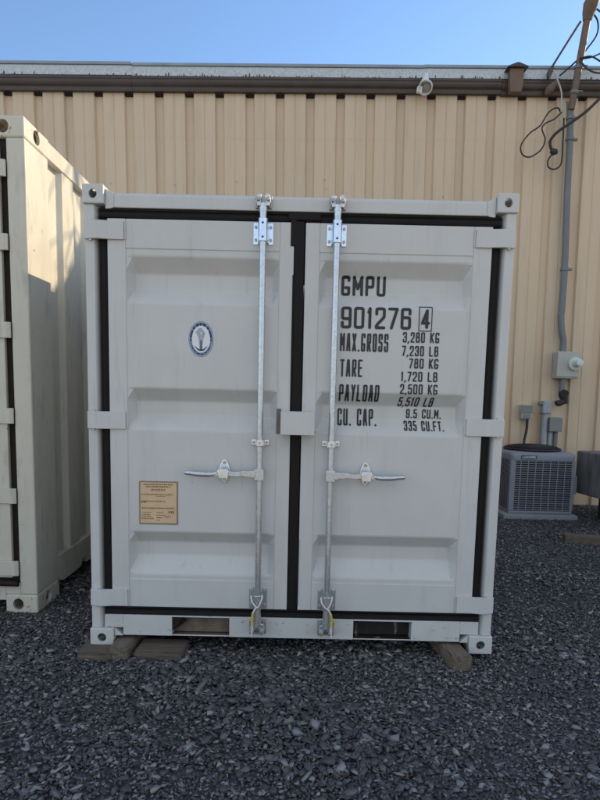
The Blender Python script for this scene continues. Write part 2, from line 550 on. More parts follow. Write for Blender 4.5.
bp = n.new('ShaderNodeBump')
bp.inputs['Strength'].default_value = 0.35
bp.inputs['Distance'].default_value = 0.004
L.new(nz.outputs['Fac'], bp.inputs['Height'])
L.new(bp.outputs[0], b.inputs['Normal'])

def stone_shapes(k=20):
    res = []
    for i in range(k):
        bm = bmesh.new()
        for q in range(11):
            z = random.uniform(-1, 1)
            an = random.uniform(0, 2 * math.pi)
            k_ = math.sqrt(1 - z * z) * random.uniform(.8, 1.15)
            bm.verts.new((k_ * math.cos(an), k_ * math.sin(an), max(-.6, min(.6, z))))
        h_ = bmesh.ops.convex_hull(bm, input=bm.verts)
        bmesh.ops.delete(bm, geom=[g_ for g_ in h_['geom_interior'] if isinstance(g_, bmesh.types.BMVert)], context='VERTS')
        bmesh.ops.recalc_face_normals(bm, faces=bm.faces)
        bm.verts.ensure_lookup_table()
        bm.verts.index_update()
        V = np.array([v.co[:] for v in bm.verts])
        V *= np.array([1.0, random.uniform(.42, .85), random.uniform(.22, .5)])
        F = np.array([[v.index for v in f.verts] for f in bm.faces])
        bm.free()
        res.append((V, F))
    return res
def scatter(regions):
    shapes = stone_shapes()
    VV, FF, TT, off = [], [], [], 0
    for (xa, xb, ya, yb, dens, smin, smax, pw) in regions:
        N = int((xb - xa) * (yb - ya) * dens)
        X, Y = rng.uniform(xa, xb, N), rng.uniform(ya, yb, N)
        # fine and coarse patches
        patch = 0.85 + 0.5 * (np.sin(X * 2.3 + 1.7 * np.sin(Y * 1.9)) * np.sin(Y * 2.9 + 1.1 * np.sin(X * 3.1)))
        sz = (smin + (smax - smin) * rng.random(N) ** pw) * np.clip(patch, .8, 1.2)
        which = rng.integers(0, len(shapes), N)
        az = rng.uniform(0, 2 * np.pi, N)
        tl = np.abs(rng.normal(0, .38, N))
        ta = rng.uniform(0, 2 * np.pi, N)
        # damp and dusty areas: the stones themselves are darker or paler there
        wet = np.sin(X * 1.1 + 2.1 * np.sin(Y * .8 + 1)) * np.sin(Y * 1.4 + 1.3 * np.sin(X * 1.7)) + .5 * np.sin(X * 4.1 + Y * 2.7)
        tint = np.clip(rng.beta(2, 2.8, N) + .055 * wet, 0, 1)
        Z = rng.uniform(-.1, .6, N) * sz * .8 + 0.009 + 0.006 * np.sin(X * 1.3) * np.sin(Y * 1.7)
        ca, sa = np.cos(az), np.sin(az)
        # yaw then tilt about a random horizontal axis
        kx, ky = np.cos(ta), np.sin(ta)
        c, s_ = np.cos(tl), np.sin(tl)
        Rt = np.empty((N, 3, 3))
        Rt[:, 0, 0] = c + kx * kx * (1 - c); Rt[:, 0, 1] = kx * ky * (1 - c); Rt[:, 0, 2] = ky * s_
        Rt[:, 1, 0] = kx * ky * (1 - c); Rt[:, 1, 1] = c + ky * ky * (1 - c); Rt[:, 1, 2] = -kx * s_
        Rt[:, 2, 0] = -ky * s_; Rt[:, 2, 1] = kx * s_; Rt[:, 2, 2] = c
        Rz = np.zeros((N, 3, 3))
        Rz[:, 0, 0] = ca; Rz[:, 0, 1] = -sa; Rz[:, 1, 0] = sa; Rz[:, 1, 1] = ca; Rz[:, 2, 2] = 1
        Rm = Rt @ Rz
        for k, (V, F) in enumerate(shapes):
            I = np.nonzero(which == k)[0]
            if not len(I): continue
            P = np.einsum('nij,vj->nvi', Rm[I], V) * sz[I, None, None]
            P[:, :, 0] += X[I, None]; P[:, :, 1] += Y[I, None]; P[:, :, 2] += Z[I, None]
            FF.append((F[None] + (off + np.arange(len(I)) * len(V))[:, None, None]).reshape(-1, 3))
            VV.append(P.reshape(-1, 3))
            TT.append(np.repeat(tint[I], len(V)))
            off += len(I) * len(V)
    V, F, T = np.concatenate(VV), np.concatenate(FF), np.concatenate(TT)
    me = bpy.data.meshes.new('gravel')
    me.vertices.add(len(V))
    me.vertices.foreach_set('co', V.astype(np.float32).ravel())
    me.loops.add(F.size)
    me.loops.foreach_set('vertex_index', F.astype(np.int32).ravel())
    me.polygons.add(len(F))
    me.polygons.foreach_set('loop_start', np.arange(0, F.size, 3, dtype=np.int32))
    a = me.attributes.new('tint', 'FLOAT', 'POINT')
    a.data.foreach_set('value', T.astype(np.float32))
    me.update()
    me.validate()
    me.materials.append(sm)
    o = bpy.data.objects.new('gravel', me)
    COL.objects.link(o)
    return tag(o, 'dark blue grey slate chips covering the whole yard', 'gravel', kind='stuff')
scatter([(-2.3, 2.6, -1.6, 0.9, 7600, .005, .022, 1.7),
         (-2.3, 2.6, -1.6, 0.9, 420, .020, .040, 2.0),
         (1.0, 4.4, 0.9, 5.0, 4200, .008, .026, 1.9),
         (-1.75, -1.0, 0.9, 3.4, 2500, .010, .030, 2.0),
         (2.6, 5.0, -1.6, 0.9, 2200, .010, .032, 2.0),
         (-4.5, -2.3, -1.6, 0.9, 2200, .010, .032, 2.0),
         (-1.0, 1.0, 0.9, 2.4, 900, .012, .03, 2.0)])

# ================================================================== METAL BUILDING
BR = R(0.8)
bld = empty('metal_building', 'long tan ribbed metal building with brown gutter behind the containers', 'building', (0, 5.0, 0))
bld.rotation_euler = (0, -BR, 0)
BX0, BX1 = -14.2, 24.0
PER, VW, DEP, SL = 0.383, 0.118, 0.042, 0.014
k0 = math.floor((BX0 + 1.072) / PER)
prof = []
x = -1.072 + k0 * PER
while x < BX1:
    o = x + VW
    prof += [(x, 0), (x + SL, DEP), (o - SL, DEP), (o, 0)]
    mid = o + (PER - VW) / 2
    prof += [(mid - .010, 0), (mid - .004, .007), (mid + .004, .007), (mid + .010, 0)]
    x += PER
w = MB()
ZT = 5.27
for (za, zb, dy) in ((-0.6, 4.70, 0.0), (4.66, ZT, -0.0015)):       # two panel lengths, the upper lapped over the lower
    vs = [(px_, py_ + dy, z) for z in (za, zb) for px_, py_ in prof]
    N = len(prof)
    w.add(vs, [(i, i + 1, N + i + 1, N + i) for i in range(N - 1)])
w.build('wall_panel', m_wall, bld, fixn=False)
e0, e1 = prof[0][0], prof[-1][0]
w = MB()
w.box(e0, e0 + .05, .05, 14, -.6, ZT); w.box(e1 - .05, e1, .05, 14, -.6, ZT); w.box(e0, e1, 14, 14.05, -.6, ZT)
w.split('side_wall', m_wall, bld)
# roof: low slope away from the eave
w = MB()
w.prism([(-.06, 5.49), (7, 6.0), (14.2, 5.45), (14.2, 5.40), (7, 5.95), (-.06, 5.44)], 'x', e0 - .1, e1 + .1)
w.build('roof', m_fascia2, bld)
# roof edge flashing, in lapped lengths
seams = [e0 - .1, -9.2, -5.6, -2.09, 1.55, 5.2, 8.8, 12.4, 16, 20, e1 + .1]
w, w2 = MB(), MB()
for i in range(len(seams) - 1):
    a, c = seams[i], seams[i + 1] + (.02 if i % 2 else -.004)
    dy = -.002 * (i % 2)
    zz = .006 * ((i * 7) % 3 - 1)
    w.prism([(-.085 + dy, 5.36 + zz), (-.06 + dy, 5.36 + zz), (-.055 + dy, 5.478 + zz), (-.075 + dy, 5.478 + zz)], 'x', a, c)
    w2.prism([(-.088 + dy, 5.482 + zz), (-.04 + dy, 5.482 + zz), (-.04 + dy, 5.522 + zz), (-.080 + dy, 5.522 + zz),
              (-.094 + dy, 5.50 + zz)], 'x', a, c)
w.split('roof_edge', m_fascia, bld)
w2.split('drip_flashing', m_fascia2, bld, bevel=.004)
# torn brown paint teeth along the lower lip of the roof edge
w = MB()
x = -8.0
while x < 8:
    wd, hh = random.uniform(.008, .03), random.choice([.01, .015, .02, .03, .045]) * random.uniform(.6, 1.2)
    if 2.5 < x < 2.85: x += .3
    w.add([(x, -.089, 5.352), (x + wd, -.089, 5.352), (x + wd * .75, -.0878, 5.352 + hh), (x + wd * .3, -.0878, 5.352 + hh * .9)],
          [(0, 1, 2, 3)])
    x += wd + abs(random.gauss(0, .020)) + (random.random() < .06) * .2
tag(w.build('flaking_paint', m_gut, bld, fixn=False), kind='stuff')
# gutter: ogee profile, open top
gp = [(-.004, 5.352), (-.10, 5.352), (-.10, 5.325), (-.092, 5.315), (-.092, 5.285), (-.082, 5.262), (-.06, 5.238), (-.052, 5.192), (-.004, 5.192)]
w = MB()
gse = [e0 - .1, -2.1, 2.53, e1 + .1]
w.prism(gp, 'x', gse[0], gse[1] - .002); w.prism([(a - .003, c) for a, c in gp], 'x', gse[1], gse[2])
w.prism([(a, c - .012) for a, c in gp], 'x', gse[2] + .002, gse[3])
w.split('gutter', m_gut, bld, bevel=.004)
# dark boxes standing in for the shaded gaps in the valleys under the gutter
w = MB()
for i in range(int((10 + 1.072) / PER)):
    for sgn in ((1, -1) if i else (1,)):
        xx = -1.072 + sgn * i * PER
        if -9 < xx < 9: w.box(xx + .010, xx + VW - .010, .004, DEP - .003, 5.162, 5.19)
w.split('valley_shade', m_dark, bld)
# brown box that catches the gutter
w = MB()
w.prism([(2.60, 5.16), (2.74, 5.16), (2.76, 5.27), (2.76, 5.435), (2.59, 5.435), (2.59, 5.27)], 'y', -.19, -.104)
vb = w.build('vent_box', m_gut2, bld, bevel=.006)
w = MB()
w.prism([(2.545, 5.435), (2.805, 5.435), (2.795, 5.447), (2.69, 5.487), (2.66, 5.487), (2.555, 5.447)], 'y', -.225, -.06)
w.build('cap', m_gut, vb, bevel=.004)
# odd screws and their rust spots
for (sx_, sz_) in ((-.80, 4.13), (.33, 4.17), (.345, 4.06), (-2.42, 4.1), (1.86, 3.98), (-1.6, 4.09), (2.35, 3.9), (-3.2, 4.12)):
    w = MB()
    w.cyl((sx_, -.006, sz_), (sx_, .002, sz_), .011, 8)
    w.build('screw', m_bolt, bld)

# ------------------------------------------------------------------ things fixed on the building
fl = empty('flood_light', 'white round security flood light hanging from the brown gutter', 'lamp', (1.495, 4.88, 5.40))
w = MB()
w.tube([(.0, -.01, .0), (-.005, -.03, -.03), (-.02, -.07, -.10), (-.03, -.09, -.15)], [.026, .03, .045, .062], 14)
w.build('arm', m_white, fl, smooth=True)
w = MB()
ax = Vector((-.30, -.80, -.50)).normalized()
c0 = Vector((.0, -.06, -.165))
w.lathe(c0, ax, [(-.07, .02), (-.055, .05), (-.02, .074), (.06, .082), (.10, .084), (.102, .076), (.02, .066)], 22)
w.build('hood', m_white, fl, smooth=True)
w = MB()
w.lathe(c0, ax, [(.021, .060), (.04, .05), (.05, .02)], 18)
w.build('lens', m_lens, fl, smooth=True)
w = MB()
w.prism([(-.125, -.245), (-.06, -.255), (-.055, -.175), (-.09, -.165), (-.12, -.18)], 'y', -.10, -.05)
w.build('sensor', m_white, fl, bevel=.008)

mast = empty('service_mast', 'brown leaning service mast with weatherhead rising above the gutter', 'mast', (3.30, 4.80, 5.0))
w = MB()
MT, MBm = Vector((.07, -.12, 1.06)), Vector((-.01, 0, .0))
w.cyl(MBm, MT, .042, 14)
w.build('pole', m_pole, mast, smooth=True)
w = MB()
d = (MT - MBm).normalized()
w.tube([MT - d * .10, MT - d * .02, MT + d * .05 + Vector((0, -.02, 0)), MT + d * .13 + Vector((.02, -.05, 0)), MT + d * .18 + Vector((.03, -.07, 0))],
       [.05, .07, .085, .075, .03], 14)
w.build('weatherhead', m_pole, mast, smooth=True)
for t_ in (.18, .44):
    w = MB()
    p = MBm.lerp(MT, t_)
    w.cyl(p - d * .018, p + d * .018, .052, 14)
    w.cyl(p + Vector((.03, -.03, 0)), p + Vector((.09, -.03, 0)), .012, 8)
    w.build('clamp', m_cond, mast, smooth=True)

cr_ = empty('conduit_pipe', 'dark grey conduit riser with a kink, running down from the mast', 'pipe', (3.40, 4.93, 2.06))
w = MB()
w.tube(smoothpath([(-.13, -.11, 3.05), (-.105, -.09, 2.93), (-.07, -.06, 2.6), (-.04, -.02, 2.0), (.0, 0, 1.2), (.005, 0, .56), (-.0, 0, .47), (.022, 0, .28), (.055, 0, .14), (.06, 0, -.01)], 6), .041, 14)
w.build('pipe', m_cond, cr_, smooth=True)
for z_, xx, yy in ((2.86, -.095, -.085), (2.62, -.073, -.062), (1.05, .002, 0)):
    w = MB()
    w.tube([(xx, yy, z_ - .02), (xx, yy, z_ + .02)], .052, 14)
    w.box(xx + .04, xx + .10, yy - .01, yy + .03, z_ - .014, z_ + .014)
    w.build('clamp', m_cond, cr_, bevel=.003)

em = empty('meter_box', 'pale grey electric meter box with round socket below the conduit riser', 'electric meter', (3.50, 4.94, 1.71))
w = MB()
w.box(-.14, .14, -.10, .05, 0, .345)
w.build('housing', m_box, em, bevel=.008)
w = MB()
w.box(-.145, .145, -.115, -.103, .02, .348)
w.build('cover', m_box, em, bevel=.006)
w = MB()
w.tube([(.075, -.10, .19), (.075, -.15, .19), (.075, -.155, .19)], [.085, .085, .07], 20)
w.build('socket_ring', m_sock, em, smooth=True)
w = MB()
w.tube([(.08, -.15, .19), (.095, -.24, .20), (.097, -.25, .20)], [.05, .048, .03], 18)
w.build('socket_cap', m_sock, em, smooth=True)
w = MB()
w.cyl((-.03, -.03, 0), (-.03, -.03, -.17), .038, 14)
w.build('pipe_stub', m_cond, em, smooth=True)
w = MB()
w.tube(smoothpath([(-.03, -.03, -.15), (-.03, -.035, -.22), (.0, -.05, -.29), (-.07, -.06, -.33), (-.09, -.05, -.29)], 5), .036, 10)
w.tube([(-.01, -.03, -.185), (-.01, -.10, -.2)], .05, 12)
w.tube([(.01, -.07, -.16), (.02, -.07, -.33)], .03, 10)
w.build('connector', m_cable, em, smooth=True)

jb = empty('junction_box', 'small light grey disconnect box on the tan wall left of the pipe', 'electric box', (3.025, 4.95, 1.17))
w = MB()
w.box(-.068, .068, -.06, .045, 0, .185)
w.build('housing', m_box, jb, bevel=.006)
w = MB()
w.box(-.072, .072, -.072, -.062, .075, .18); w.box(-.05, .05, -.068, -.062, .01, .06)
w.build('cover', m_boxg, jb, bevel=.003)
w = MB()
w.tube(smoothpath([(.025, -.02, .0), (.02, -.03, -.15), (-.01, -.05, -.30), (-.03, -.12, -.45), (-.03, -.2, -.6)], 6), .017, 10)
w.build('whip', m_cable, jb, smooth=True)

cp = empty('conduit_pipe', 'pale grey straight conduit with elbow fitting standing behind the condenser', 'pipe', (3.285, 4.94, 0))
w = MB()
w.cyl((0, 0, 0), (0, 0, 1.26), .043, 16)
w.build('pipe', m_condl, cp, smooth=True)
w = MB()
w.box(-.055, .06, -.06, .06, 1.24, 1.415)
w.build('fitting', m_condl, cp, bevel=.02, seg=3)
w = MB()
w.cyl((-.05, -.02, 1.375), (-.10, -.02, 1.375), .028, 12)
w.build('plug', m_cond, cp, smooth=True)

jb2 = empty('junction_box', 'dull grey box on twin pipes at the wall right of the elbow pipe', 'electric box', (3.41, 4.95, 1.01))
w = MB()
w.box(-.085, .085, -.09, .045, 0, .185)
w.build('housing', m_boxg, jb2, bevel=.008)
for xx in (-.045, .03):
    w = MB()
    w.cyl((xx, -.02, 0), (xx, -.02, -1.0), .026 if xx < 0 else .03, 12)
    w.build('pipe', m_condl if xx < 0 else m_cond, jb2, smooth=True)

def cable(label, pts, r, m=m_cable, n=8, name='cable'):
    w = MB()
    w.tube(smoothpath(pts, n), r, 8)
    o = w.build(name, m, smooth=True)
    return tag(o, label, 'cable', 'cables around the service mast')
Y = 4.70
o = cable('taut dark support cable sloping from roof edge up to the mast', [(3.005, 4.82, 5.46), (3.14, 4.74, 5.70), (3.29, 4.70, 5.955)], .013, m_cableb, 4)
w = MB()
w.prism([(2.985, 5.36), (3.01, 5.375), (3.05, 5.46), (3.045, 5.51), (3.0, 5.49), (2.975, 5.43)], 'y', 4.80, 4.86)
w.build('bracket', m_cableb, o, bevel=.006)
w = MB()
w.tube([(2.99, 4.87, 5.20), (3.02, 4.865, 5.24), (3.07, 4.86, 5.30), (3.13, 4.855, 5.37)], [.02, .055, .045, .012], 12)
w.build('insulator', m_gut2, o, smooth=True)
cable('thin pale wire hanging from the bracket past the gutter', [(3.04, 4.80, 5.45), (3.09, 4.78, 5.33), (3.145, 4.77, 5.18), (3.16, 4.78, 5.0), (3.165, 4.80, 4.86)], .009, m_box)
cable('dark wire looping from weatherhead down behind the mast', [(3.40, 4.70, 6.08), (3.50, 4.72, 5.98), (3.515, 4.74, 5.84), (3.43, 4.78, 5.70), (3.32, 4.80, 5.57), (3.20, 4.82, 5.46), (3.13, 4.82, 5.40)], .010)
cable('upper dark wire running from weatherhead out to the right splice', [(3.38, 4.66, 6.12), (3.46, 4.66, 6.07), (3.55, 4.66, 6.03), (3.80, 4.66, 6.00), (3.98, 4.66, 5.90), (3.99, 4.66, 5.72)], .010)
cable('small dark wire loop beside the mast above the roof edge', [(3.30, 4.68, 5.53), (3.42, 4.66, 5.545), (3.53, 4.66, 5.50), (3.66, 4.66, 5.42), (3.56, 4.66, 5.36), (3.42, 4.66, 5.39), (3.31, 4.68, 5.50)], .010)
cable('thin dark wire going right from the mast clamp', [(3.31, 4.68, 5.52), (3.45, 4.68, 5.55), (3.62, 4.68, 5.62), (3.85, 4.68, 5.68), (3.99, 4.66, 5.71)], .009)
cable('dark figure-eight coil of wire hanging left of the conduit', [(3.17, 4.80, 4.96), (3.10, 4.76, 5.0), (2.99, 4.74, 4.93), (2.90, 4.74, 4.78), (2.78, 4.74, 4.69), (2.68, 4.74, 4.55), (2.70, 4.74, 4.44), (2.80, 4.74, 4.41), (2.93, 4.74, 4.50), (2.97, 4.74, 4.62), (2.92, 4.73, 4.74), (2.96, 4.72, 4.80), (3.07, 4.74, 4.86), (3.17, 4.78, 4.96)], .009)
o = cable('thick black cable sagging from the right down to a connector', [(3.99, 4.66, 5.72), (4.02, 4.66, 5.60), (3.85, 4.67, 5.34), (3.60, 4.68, 5.10), (3.43, 4.66, 4.93), (3.27, 4.65, 4.805), (3.10, 4.68, 4.69), (3.03, 4.72, 4.60), (3.05, 4.74, 4.52), (3.085, 4.75, 4.49)], .017)
w = MB()
w.tube([(3.06, 4.75, 4.50), (3.09, 4.75, 4.475), (3.13, 4.75, 4.485)], [.03, .042, .03], 10)
w.build('connector', m_cable, o, smooth=True)
cable('small wire loop hanging below the black connector', [(3.09, 4.75, 4.48), (3.03, 4.75, 4.38), (3.04, 4.75, 4.30), (3.12, 4.76, 4.28), (3.21, 4.79, 4.36), (3.225, 4.82, 4.6), (3.21, 4.80, 4.9)], .010)

# ================================================================== AIR CONDITIONER
pd = MB()
pd.box(2.47, 3.36, 3.93, 4.85, 0.0, .062)
tag(pd.build('equipment_pad', m_pad, bevel=.012, seg=3), 'pale grey concrete pad under the air conditioner', 'pad')
AX, AY, AZ = 2.935, 4.40, .062
ac = empty('air_conditioner', 'grey outdoor air conditioner with louvred sides and round black fan on top', 'air conditioner', (AX, AY, AZ))
hw = .385
w = MB()
w.box(-hw + .03, hw - .03, -hw + .03, hw - .03, .02, .65)
w.build('coil', m_acd, ac)
w = MB()
w.box(-hw, hw, -hw, hw, 0, .035)
w.build('base_pan', m_ac, ac, bevel=.01)
def rrect(h, r, n=5):
    p = []
    for cx_, cy_, a0 in ((h - r, h - r, 0), (-h + r, h - r, 90), (-h + r, -h + r, 180), (h - r, -h + r, 270)):
        for k in range(n + 1):
            a = R(a0 + 90 * k / n)
            p.append((cx_ + r * math.cos(a), cy_ + r * math.sin(a)))
    return p
w = MB()
lv = []
for (h, r, z) in ((hw + .006, .06, .645), (hw + .008, .06, .70), (hw + .002, .06, .722), (hw - .02, .05, .738), (hw - .10, .10, .742)):
    lv.append([(a, c, z) for a, c in rrect(h, r)])
N = len(lv[0])
vs = [v for l_ in lv for v in l_]
fs = [(i * N + k, i * N + (k + 1) % N, (i + 1) * N + (k + 1) % N, (i + 1) * N + k) for i in range(len(lv) - 1) for k in range(N)]
fs += [tuple(range(N - 1, -1, -1)), tuple((len(lv) - 1) * N + k for k in range(N))]
w.add(vs, fs)
w.build('lid', m_ac, ac, smooth=True)
for (sx_, sy_, wd) in ((-1, -1, .062), (1, -1, .035), (-1, 1, .05), (1, 1, .05)):
    w = MB()
    xa, ya = sx_ * hw, sy_ * hw
    w.box(min(xa, xa - sx_ * wd), max(xa, xa - sx_ * wd), min(ya, ya - sy_ * .012), max(ya, ya - sy_ * .012), .035, .646)
    w.box(min(xa, xa - sx_ * .012), max(xa, xa - sx_ * .012), min(ya - sy_ * .012, ya - sy_ * wd), max(ya - sy_ * .012, ya - sy_ * wd), .035, .646)
    w.build('corner_post', m_ac, ac, bevel=.004)
for a in range(4):
    w = MB()
    rot = Matrix.Rotation(a * math.pi / 2, 3, 'Z')
    nsl = 23
    for k in range(nsl):
        z = .05 + .585 * k / (nsl - 1)
        w.box(-hw + .03, hw - .03, -hw + .002, -hw + .010, z - .0048, z + .0048, rot, (0, 0, 0))
    for k in range(1, 8):
        xx = -hw + .03 + (2 * hw - .06) * k / 8
        w.box(xx - .005, xx + .005, -hw - .003, -hw + .001, .037, .644, rot, (0, 0, 0))
    w.build('louvre_guard', m_ac, ac)
w = MB()
for rr in (.30, .265, .23, .195, .16, .125, .09):
    zz = .742 + .055 * math.sqrt(max(0, 1 - (rr / .34) ** 2)) + .012
    w.tube([(rr * math.cos(2 * math.pi * k / 36), rr * math.sin(2 * math.pi * k / 36), zz) for k in range(37)], .006, 6, False)
for k in range(16):
    a = 2 * math.pi * k / 16
    w.tube([(rr * math.cos(a), rr * math.sin(a), .742 + .055 * math.sqrt(1 - (rr / .34) ** 2) + .012) for rr in (.05, .15, .25, .30, .33)], .005, 6)
w.tube([(.33 * math.cos(2 * math.pi * k / 40), .33 * math.sin(2 * math.pi * k / 40), .757) for k in range(41)], .014, 8, False)
w.build('fan_guard', m_fan, ac, smooth=True)
w = MB()
w.tube([(0, 0, .735), (0, 0, .775)], [.325, .30], 32)
w.build('fan_opening', m_fan, ac, smooth=True)
w = MB()
w.box(-.272, -.085, -hw - .014, -hw - .006, .664, .708)
bg_ = w.build('badge', m_badge, ac, bevel=.003)
w = text_mesh('LUXAIRE', -.258, -.099, .673, .699, .0048, cell=.0014, yfun=lambda x, z: -hw - .0155)
w.build('lettering', m_badget, bg_, fixn=False)
w = MB()
w.box(hw + .004, hw + .06, -.33, -.20, .24, .46)
w.build('control_box', m_ac, ac, bevel=.006)

# ================================================================== CONCRETE BLOCK AND TIMBERS ON THE RIGHT
cb = MB()
rot = Matrix.Rotation(R(9), 3, 'Z')
cb.box(3.43, 4.1, 2.75, 4.25, .30, .82, rot, (3.43, 4.25, 0))
tag(cb.build('concrete_block', m_conc, bevel=.02, seg=3), 'long stained grey concrete block raised beside the air conditioner', 'concrete block')
for (ya, lab) in ((3.95, 'dark bearer under the back end of the concrete block'), (3.0, 'dark bearer under the near end of the concrete block')):
    w = MB()
    w.box(3.62, 4.1, ya - .08, ya + .08, 0, .298, rot, (3.43, 4.25, 0))
    tag(w.build('bearer', m_bear, bevel=.006), lab, 'timber', 'bearers under the concrete block')
w = MB()
rot = Matrix.Rotation(R(-12), 3, 'Z')
w.box(2.70, 4.3, 2.76, 2.90, 0, .09, rot, (2.70, 2.76, 0))
tag(w.build('wooden_board', m_wood, bevel=.006), 'weathered board lying on the gravel in front of the air conditioner', 'board')

# ================================================================== TIMBER UNDER THE GREY CONTAINER
def timber(label, x0, x1, y0, y1, z0, z1, ang, m, group='timbers under the grey container'):
    w = MB()
    n_ = 6
    rot = Matrix.Rotation(R(ang), 3, 'Z')
    c = Vector(((x0 + x1) / 2, (y0 + y1) / 2, 0))
    w.box(x0 - c.x, x1 - c.x, y0 - c.y, y1 - c.y, z0, z1, rot, (0, 0, 0))
    o = w.build('timber_block', m, loc=c)
    bm = bmesh.new()
    bm.from_mesh(o.data)
    bmesh.ops.bevel(bm, geom=bm.edges[:], offset=.006, segments=2, affect='EDGES')
    for _ in range(2):
        bmesh.ops.subdivide_edges(bm, edges=[e_ for e_ in bm.edges if e_.calc_length() > .02], cuts=2, use_grid_fill=True)
    lx = (x1 - x0) > (y1 - y0)
    for v in bm.verts:                     # grain furrows, splits and chipped ends
        p_ = v.co + c
        q_ = Vector((p_.x * (3 if lx else 42), p_.y * (42 if lx else 3), p_.z * 42))
        d_ = mnoise.noise(q_) * .0035 + mnoise.noise(p_ * 14) * .004
        t_ = v.co.copy()
        t_.z -= (z0 + z1) / 2
        if v.co.z > z0 + .004: v.co += t_.normalized() * d_
    bm.to_mesh(o.data)
    bm.free()
    return tag(o, label, 'timber', group)
timber('short flat timber left of the end-on beam at the left casting', -1.135, -.95, -.125, .05, 0, .056, 1, m_wood)
timber('flat timber right of the end-on beam under the left casting', -.838, -.575, -.10, .09, 0, .054, -2, m_wood)
timber('square beam lying end-on between two flat timbers at left', -.945, -.842, -.118, .80, 0, .082, -3, m_woody)
timber('square beam lying end-on alone under the right fork pocket side', .775, .885, -.15, .80, 0, .088, 9, m_woody)

# ================================================================== GREY CONTAINER
BASE = .045
CW, CH, CL = 1.1, 2.42, 2.60
ct = empty('shipping_container', 'small light grey double-door container with black number lettering, standing on timbers', 'shipping container', (0, 0, BASE))

def bake_cut(o, cutmb):
    """cut real openings with a boolean and keep only the resulting mesh"""
    me = bpy.data.meshes.new('cut')
    me.from_pydata(cutmb.v, [], cutmb.f)
    bm = bmesh.new()
    bm.from_mesh(me)
    bmesh.ops.recalc_face_normals(bm, faces=bm.faces)
    bm.to_mesh(me)
    bm.free()
    cut = bpy.data.objects.new('cut', me)
    COL.objects.link(cut)
    cut.parent = o.parent
    bo = o.modifiers.new('hole', 'BOOLEAN')
    bo.object = cut
    bo.solver = 'EXACT'
    bo.use_self = True
    bpy.context.view_layer.update()
    dg = bpy.context.evaluated_depsgraph_get()
    me2 = bpy.data.meshes.new_from_object(o.evaluated_get(dg))
    o.modifiers.clear()
    o.data = me2
    bpy.data.objects.remove(cut)
def hollow(o, x0, x1, ya, dy, L_, z0, z1, wall, sgn, fx, fz, rx, rz, sy_, ry_, top):
    """casting cavity with a front hole, a side hole and an end hole"""
    c = MB()
    xa, xb = x0 + wall, x1 - wall
    y_a, y_b = sorted((ya + dy * wall, ya + dy * (L_ - wall)))
    c.box(xa, xb, y_a, y_b, z0 + wall, z1 - wall)
    q = MB()
    q.lathe((0, 0, 0), (0, 1, 0), [(-.02, 1), (wall + .004, 1)], 20)
    c.add([(fx + x_ * rx, ya + dy * y_, fz + z_ * rz) for x_, y_, z_ in q.v], q.f)
    q = MB()
    q.lathe((0, 0, 0), (1, 0, 0), [(-.02, 1), (wall + .004, 1)], 20)
    xs = x1 if sgn > 0 else x0
    c.add([(xs - sgn * x_, ya + dy * sy_ + y_ * ry_, fz + z_ * rz * 1.1) for x_, y_, z_ in q.v], q.f)
    q = MB()
    q.lathe((0, 0, 0), (0, 0, 1), [(-.02, 1), (wall + .004, 1)], 20)
    zs, sg = (z1, -1) if top else (z0, 1)
    c.add([(fx + x_ * rx, ya + dy * sy_ + y_ * ry_, zs + sg * z_) for x_, y_, z_ in q.v], q.f)
    bake_cut(o, c)
def casting(par, sx_, top, W_, H_, y0, y1, m, hw_=.115, hh=.095, hole=True):
    xo, xi = sx_ * W_, sx_ * (W_ - hw_)
    za, zb = (H_ - hh, H_) if top else (0, hh)
    a, b = min(xo, xi), max(xo, xi)
    mb = MB()
    mb.box(a, b, min(y0, y1), max(y0, y1), za, zb)
    o = mb.build('corner_casting', m, par, bevel=.006)
    hollow(o, a, b, y0, 1 if y1 > y0 else -1, abs(y1 - y0), za, zb, .012, sx_, (a + b) / 2, (za + zb) / 2, hw_ * .19, hh * .24, .07, .028, top)
    return o

for sx_ in (-1, 1):
    casting(ct, sx_, True, CW, CH, -.012, .13, m_paint, .108, .095)
    casting(ct, sx_, False, CW, CH, -.012, .13, m_paint, .128, .10)
    casting(ct, sx_, True, CW, CH, CL + .012, CL - .13, m_paint, .108, .095)
    casting(ct, sx_, False, CW, CH, CL + .012, CL - .13, m_paint, .128, .10)
# corner posts: an outer flange and a deeper inner return
for sx_ in (-1, 1):
    w = MB()
    P = [(1.092, .0), (1.046, .0), (1.040, .012), (1.026, .05), (1.026, .12), (1.092, .12)]
    w.prism([(sx_ * a, c) for a, c in P], 'z', .1002, CH - .0952)
    w.build('corner_post', m_paint, ct, bevel=.004)
    w = MB()
    w.prism([(sx_ * a, c) for a, c in ((1.092, CL), (1.02, CL), (1.02, CL - .1), (1.092, CL - .1))], 'z', .1002, CH - .0952)
    w.build('corner_post', m_paint, ct, bevel=.004)
# sloped gussets beside the castings
w = MB()
for sx_ in (-1, 1):
    w.prism([(sx_ * .991, 2.404), (sx_ * .945, 2.384), (sx_ * .945, 2.315), (sx_ * .991, 2.30)], 'y', .012, .10)
w.split('gusset', m_paint, ct, bevel=.003)
w = MB()
for sx_ in (-1, 1):
    w.prism([(sx_ * .971, .098), (sx_ * .925, .056), (sx_ * .971, .056)], 'y', .004, .10)
w.split('gusset', m_paint, ct, bevel=.003)
